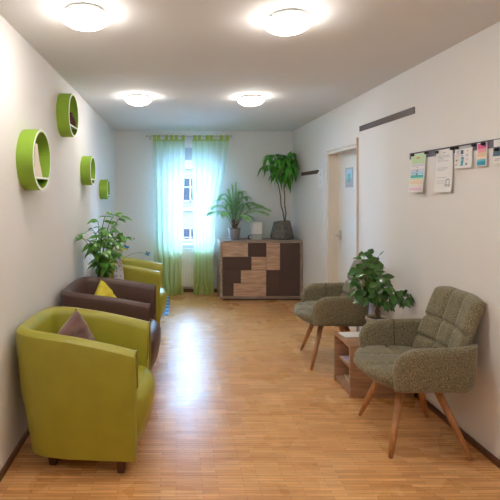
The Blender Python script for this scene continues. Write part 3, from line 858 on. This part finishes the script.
b = bmesh.new(); tube(b, [(-.085, .02, .006), (-.12, .0, .006), (-.125, .0, .035), (-.11, .02, .05), (-.088, .03, .05)], .009); tag(obj('cable', b, M['black'], ap, smooth=True), 'black cable')

# money tree in the faceted planter
mt = empty('potted_tree', (1.565, 6.66, .855), 0, 'slim two-trunk tree with drooping leaves in a grey faceted planter', 'potted tree')
b = bmesh.new()
def hexa(r, z, off=0, sx=1): return [(r*sx*math.cos(2*PI*(i+off)/6), r*math.sin(2*PI*(i+off)/6), z) for i in range(6)]
rings(b, [hexa(.165, 0, .5), hexa(.182, .03, .5), hexa(.138, .215, .5), hexa(.128, .265, .5), hexa(.113, .265, .5), hexa(.115, .24, .5)])
for v in b.verts:
    if v.co.z > .2: v.co.z += v.co.x*.10
obj('pot', b, M['concrete'], mt, bevel=.003)
b = bmesh.new(); lathe(b, [(.10, .235), (.10, .245), (.04, .25)], 16); obj('soil', b, M['soil'], mt)
bs = bmesh.new(); bl = bmesh.new(); rr = random.Random(31)
YT = 6.66
tr1 = [P3(mt, *p) for p in ((284.3, 221, YT), (283, 212, YT), (281, 205, YT), (280.5, 196, YT), (279, 188, YT), (276, 176, YT))]
tr2 = [P3(mt, *p) for p in ((285, 221, YT-.02), (286, 213, YT-.02), (284.6, 205, YT-.02), (284.8, 197, YT-.02), (284, 188, YT-.02), (285, 175, YT-.02))]
tube(bs, tr1, .011, .007); tube(bs, tr2, .011, .007); tube(bs, [tr1[0]-Vector((0,0,.05)), tr1[0]+Vector((.004,0,.035))], .02, .013)
ends = [(268, 158, 6.65), (264, 166, 6.6), (275, 155, 6.75), (282, 158, 6.6), (290, 157, 6.7), (294, 163, 6.6), (288, 167, 6.5), (279, 167, 6.5), (272, 165, 6.55), (284, 162, 6.8), (277, 160, 6.5),
        (286, 158, 6.5), (293, 170, 6.7), (281, 172, 6.65), (291, 153, 6.75), (270, 155, 6.65), (287, 175, 6.6), (276, 174, 6.7), (283, 155, 6.55), (291, 165, 6.5)]
for k, (px, py, yy) in enumerate(ends):
    q = P3(mt, px, py, yy); s0 = tr1[-1] if px < 281 else tr2[-1]
    pts = bez(s0, (s0+q)*.5+Vector((0, 0, .06)), q, 6); tube(bs, pts, .004, .0025, seg=5)
    for j in range(6):
        a = 2*PI*j/6 + rr.uniform(-.5, .5)
        dd = Vector((math.cos(a), math.sin(a), rr.uniform(-.9, .5)))
        leaf(bl, q, dd, (0, 0, 1), rr.uniform(.12, .20), rr.uniform(.05, .07), rr.uniform(.5, 1.1), .12, 6, .9)
leaf(bl, P3(mt, 288, 156, 6.6), (.4, 0, .6), (0, -1, .3), .10, .035, .1, .1)
tag(obj('trunk', bs, M['bark_grey'], mt, smooth=True), 'two slim grey-brown trunks'); 
for v in bl.verts: v.co.x = min(v.co.x, XR-.012-mt.location.x); v.co.y = min(v.co.y, YB-.012-mt.location.y)
obj('foliage', bl, M['leaf_tree'], mt, smooth=True)

# ------------------------------------------------------------------ round wall shelves
def ring_shelf(y, z, r, dpt, label, zoff):
    e = empty('ring_shelf', (XL, y, z), 0, label, 'wall shelf', 'round green wall shelves')
    th = .014; seg = 56; b = bmesh.new()
    def circ(rad, x): return [(x, rad*math.cos(2*PI*i/seg), rad*math.sin(2*PI*i/seg)) for i in range(seg)]
    vs = rings(b, [circ(r-th, .0005), circ(r, .0005), circ(r, dpt), circ(r-th, dpt), circ(r-th, .0005)], True, False, False)
    bmesh.ops.remove_doubles(b, verts=b.verts, dist=1e-5)
    obj('ring', b, M['lime'], e, smooth=False)
    b = bmesh.new(); rings(b, [circ(r+.001, dpt+.0002), circ(r+.001, dpt+.002), circ(r-th-.001, dpt+.002), circ(r-th-.001, dpt+.0002), circ(r+.001, dpt+.0002)], True, False, False)
    tag(obj('front_edge', b, M['lime_edge'], e), 'pale green front edge')
    hw = math.sqrt((r-th)**2 - zoff**2)-.002
    obj('shelf_board', box(.001, dpt-.001, -hw, hw, zoff-.006, zoff+.006), M['lime'], e)
    tag(obj('shelf_edge', box(dpt-.001, dpt+.0015, -hw, hw, zoff-.006, zoff+.006), M['lime_edge'], e), 'pale green shelf edge')
    return e, hw
sp = [(2.85, 1.746, .192, -.115, 'largest round green wall shelf, nearest the front, holding a pale card'),
      (3.73, 2.18, .178, -.095, 'highest round green wall shelf, holding dark cones'),
      (4.59, 1.765, .148, -.09, 'third round green wall shelf from the front, low and middle-sized'),
      (5.66, 1.583, .123, -.075, 'smallest and lowest round green wall shelf, nearest the curtains')]
for (y, z, r_, zo, l) in sp: ring_shelf(y, z, r_, .10, l, zo)
# card in the first ring
b = bmesh.new(); rings(b, [[(x, y, z) for (y, z) in ((-.12, 0), (.05, 0), (-.02, .10), (-.06, .20), (-.10, .20))] for x in (0, .01)])
o = obj('picture_card', b, M['p_cream'], None); o.location = (XL+.084, 2.83, 1.746-.108); tag(o, 'cream angular card standing inside the largest green ring shelf', 'card')
def cone(loc, s, label):
    b = bmesh.new(); rs = []
    lathe(b, [(.002, 0), (.016*s, .004*s), (.022*s, .018*s), (.018*s, .034*s), (.008*s, .05*s), (.002, .056*s)], 12)
    for ring in range(6):
        for k in range(9):
            a = 2*PI*(k+.5*(ring % 2))/9; rad = (.018, .023, .023, .019, .014, .008)[ring]*s
            leaf(b, (rad*.7*math.cos(a), rad*.7*math.sin(a), (.006+.009*ring)*s), (math.cos(a), math.sin(a), .6), (0, 0, 1), .014*s, .012*s, 0, .1, 3)
    o = obj('pine_cone', b, M['cone'], None); o.location = loc; tag(o, label, 'cone', 'dark cones in the highest ring shelf')
zs = 2.18-.095+.0063
cone((XL+.070, 3.66, zs), 1.3, 'dark cone at the front-left of the highest ring shelf')
cone((XL+.066, 3.735, zs), 1.9, 'largest dark cone in the middle of the highest ring shelf')
cone((XL+.072, 3.80, zs), 1.2, 'small dark cone at the far side of the highest ring shelf')

# ------------------------------------------------------------------ rails and papers on the right wall
def rail(y0, y1, z0, z1, mat, label, t=.008):
    e = empty('wall_rail', (XR, (y0+y1)/2, (z0+z1)/2), 0, label, 'magnetic strip')
    h = (y1-y0)/2; k = (z1-z0)/2
    obj('strip', box(-t, 0, -h, h, -k, k), mat, e, bevel=.001)
    obj('edge_lip', box(-t-.004, 0, -h, h, k, k+.004), M['black'], e)
    return e
rail(3.42, 4.44, 2.142, 2.188, M['rail'], 'empty long taupe metal strip high above the door side')
rail(5.70, 6.51, 1.785, 1.828, M['railwood'], 'dark brown strip on the wall beside the potted tree')
rail(1.95, 3.485, 1.796, 1.838, M['rail_v'], 'violet grey magnetic strip holding the papers')
def sheet(name, y_left, y_right, ztop, zbot, cells, label, cat='paper', curl=.012, base=M['paper'], lean=0.0, off=.0095):
    """y_left is the edge further away; cells = (u0,u1,v0,v1,material) with u 0..1 left to right and v 0..1 top to bottom"""
    w = y_left-y_right; h = ztop-zbot
    def pt(u, v, o=0):
        x = -off - curl*v**2 - o - .004*math.sin(PI*u)*v
        return (x, y_left - w*u + lean*v - (y_left+y_right)/2, -h*v)
    b = bmesh.new(); mats = [base]
    def patch(u0, u1, v0, v1, o, mi, nu=12, nv=40):
        g = [[b.verts.new(pt(u0+(u1-u0)*i/nu, v0+(v1-v0)*j/nv, o)) for j in range(nv+1)] for i in range(nu+1)]
        for i in range(nu):
            for j in range(nv):
                f = b.faces.new((g[i][j], g[i][j+1], g[i+1][j+1], g[i+1][j])); f.material_index = mi
    patch(0, 1, 0, 1, 0, 0)
    patch(0, 1, 0, 1, -.0008, 0)
    for (u0, u1, v0, v1, m) in cells:
        if m not in mats: mats.append(m)
        patch(u0, u1, v0, v1, .0016 if (u1-u0)*(v1-v0) > .03 else .0022, mats.index(m), max(1, round((u1-u0)*12)), max(1, round((v1-v0)*40)))
    o = obj(name, b, mats, None, smooth=False); o.location = (XR, (y_left+y_right)/2, ztop)
    tag(o, label, cat); return o
# rainbow sheet
cells = []
for v0, v1, m in ((.0, .28, 'p_green'), (.28, .34, 'p_lav'), (.40, .46, 'p_lav'), (.46, .55, 'p_blue'), (.55, .64, 'p_teal'), (.64, .69, 'p_lime'), (.70, .80, 'p_peach'), (.82, .86, 'p_peach'), (.88, .97, 'p_pink')):
    cells.append((.06, .94, v0+.01, v1-.005, M[m]))
cells += [(.4, .62, .09, .14, M['p_orange']), (.47, .55, .35, .38, M['p_orange']), (.46, .56, .44, .47, M['p_navy']), (.46, .56, .52, .56, M['p_navy'])]
cells = [c for c in cells]
def layer(cells):  # keep small marks above the bands
    return cells
sheet('notice_sheet', 3.455, 3.255, 1.832, 1.545, cells, 'rainbow banded notice sheet, leftmost on the magnetic strip', 'notice', curl=.03)
ink = M['ink']; cells = [(.45, .58, .07, .085, ink)]
rr = random.Random(2)
for v in (.15, .18, .21, .24, .27, .43, .46, .49, .66, .74, .79):
    cells.append((.12, rr.uniform(.45, .85), v, v+.008, ink))
cells += [(.70, .74, .72, .82, ink), (.86, .90, .72, .82, ink), (.72, .88, .70, .725, ink), (.62, .95, .83, .85, ink), (.68, .78, .86, .88, ink), (.82, .92, .86, .88, ink)]
sheet('notice_sheet', 3.125, 2.935, 1.832, 1.545, cells, 'white typed letter sheet hanging second on the magnetic strip', 'notice', curl=.015)
cells = [(.0, 1, 0, .12, M['p_grey'])]
for i in range(3):
    for j in range(4):
        cells.append((.10+.30*i, .20+.30*i, .2+.2*j, .27+.2*j, M[('p_grey', 'p_lav', 'p_slate', 'p_grey', 'p_sand')[(i*2+j) % 5]]))
cells += [(.42, .56, .5, .9, M['p_deep']), (.10, .26, .18, .38, M['p_lav']), (.36, .52, .18, .36, M['p_slate'])]
sheet('picture_sheet', 2.912, 2.742, 1.832, 1.695, cells, 'small sheet printed with a grid of tiny grey pictures', 'notice', curl=.01)
cells = [(.08, .92, .04, .26, M['p_magenta']), (.08, .92, .26, .42, M['p_rose']), (.08, .92, .42, .58, M['p_sand']), (.08, .92, .58, .70, M['p_peach']), (.08, .92, .70, .80, M['p_aqua']), (.08, .92, .80, .96, M['p_deep'])]
cells2 = [(.2, .7, .30, .33, M['paper']), (.2, .75, .44, .47, M['paper'])]
sheet('postcard', 2.700, 2.612, 1.835, 1.695, cells, 'pink, sand and teal postcard under a black magnet', 'postcard', curl=.006)
cells = [(.0, .9, .3, .68, M['p_slate']), (.1, .6, .78, .80, ink), (.1, .7, .84, .86, ink)]
sheet('postcard', 2.560, 2.43, 1.838, 1.70, cells, 'white card with a dark slate picture, rightmost on the magnetic strip', 'postcard', curl=.006)
sheet('notice_sheet', 5.72, 5.52, 1.84, 1.60, [(.5, .62, .25, .35, M['p_grey']), (.5, .62, .65, .75, M['p_grey'])], 'plain white paper hanging at the end of the dark brown strip', 'notice', curl=.006, off=.0135)
# picture on the door
o = sheet('door_picture', 5.13, 4.90, 1.82, 1.60, [(.12, .88, .08, .55, M['p_blue']), (.12, .88, .55, .92, M['p_grey']), (.3, .7, .3, .75, M['p_teal'])], 'small framed blue-green picture fixed on the door', 'picture', curl=0, base=M['p_grey'], off=.002)
o.location.x = XR+.115
# magnets
b = bmesh.new(); prof = [(.010, 0), (.011, .004), (.009, .010), (.011, .016), (.008, .021), (.002, .022)]
rings(b, [[(-z, r_*math.cos(2*PI*i/16), r_*math.sin(2*PI*i/16)) for i in range(16)] for r_, z in prof])
mg = obj('magnet', b, M['black'], None, smooth=True)
def yof(px): return (XR-.012)*450/(px-176)
mags = [(413.5, 155, 'black magnet on the left corner of the rainbow sheet'), (427.3, 152.8, 'black magnet on the right corner of the rainbow sheet'), (437.8, 152.2, 'black magnet on the left corner of the typed letter'),
        (453.4, 148.6, 'black magnet on the right corner of the typed letter'), (457.8, 147.8, 'black magnet on the left corner of the tiny pictures sheet'), (475, 145, 'black magnet on the right corner of the tiny pictures sheet'),
        (484.6, 143.8, 'black magnet at the top of the pink and teal postcard'), (498, 149.5, 'black magnet on the dark slate card')]
for k, (px, py, l) in enumerate(mags):
    o = mg if k == 0 else mg.copy()
    if k: C.objects.link(o)
    y = yof(px); o.location = (XR-.0115, y, 1.537-(py-193)*y/450); tag(o, l, 'magnet', 'black magnets on the strip')
o = mg.copy(); C.objects.link(o); o.location = (XR-.0145, 5.68, 1.815); tag(o, 'black magnet holding the paper on the dark brown strip', 'magnet', 'black magnets on the strip')

# ------------------------------------------------------------------ light
sc = bpy.context.scene
wd_ = bpy.data.worlds.new('world'); sc.world = wd_; wd_.use_nodes = True
bg = wd_.node_tree.nodes['Background']; bg.inputs['Color'].default_value = (.36, .62, 1, 1); bg.inputs['Strength'].default_value = 56
ld = bpy.data.lights.new('window_daylight', 'AREA'); ld.shape = 'RECTANGLE'; ld.size = WX1-WX0; ld.size_y = WZ1-WZ0
ld.cycles.is_portal = True
lo = bpy.data.objects.new('window_daylight', ld); C.objects.link(lo); lo.location = ((WX0+WX1)/2, YB+.34, (WZ0+WZ1)/2); lo.rotation_euler = (R(-90), 0, 0)
sd = bpy.data.lights.new('sun', 'SUN'); sd.energy = 3; sd.angle = R(2); sd.color = (1, .95, .88)
so = bpy.data.objects.new('sun', sd); C.objects.link(so); so.rotation_euler = (R(48), 0, R(-20)); so.location = (0, 0, 20)

# ------------------------------------------------------------------ camera
cd = bpy.data.cameras.new('camera'); cam = bpy.data.objects.new('camera', cd); C.objects.link(cam)
cam.location = (0, 0, 1.537); cam.rotation_euler = (R(90), 0, 0)
cd.sensor_width = 36; cd.sensor_fit = 'HORIZONTAL'; cd.lens = 32.4
cd.shift_x = .148; cd.shift_y = -.114; cd.clip_start = .05; cd.clip_end = 200
sc.camera = cam
sc.view_settings.view_transform = 'Standard'; sc.view_settings.look = 'None'; sc.view_settings.exposure = .92; sc.view_settings.gamma = 1
sc.view_settings.use_curve_mapping = False
sc.cycles.use_denoising = True; sc.cycles.max_bounces = 10; sc.cycles.diffuse_bounces = 6; sc.cycles.transparent_max_bounces = 12
sc.cycles.sample_clamp_indirect = 8; sc.cycles.caustics_reflective = False; sc.cycles.caustics_refractive = False
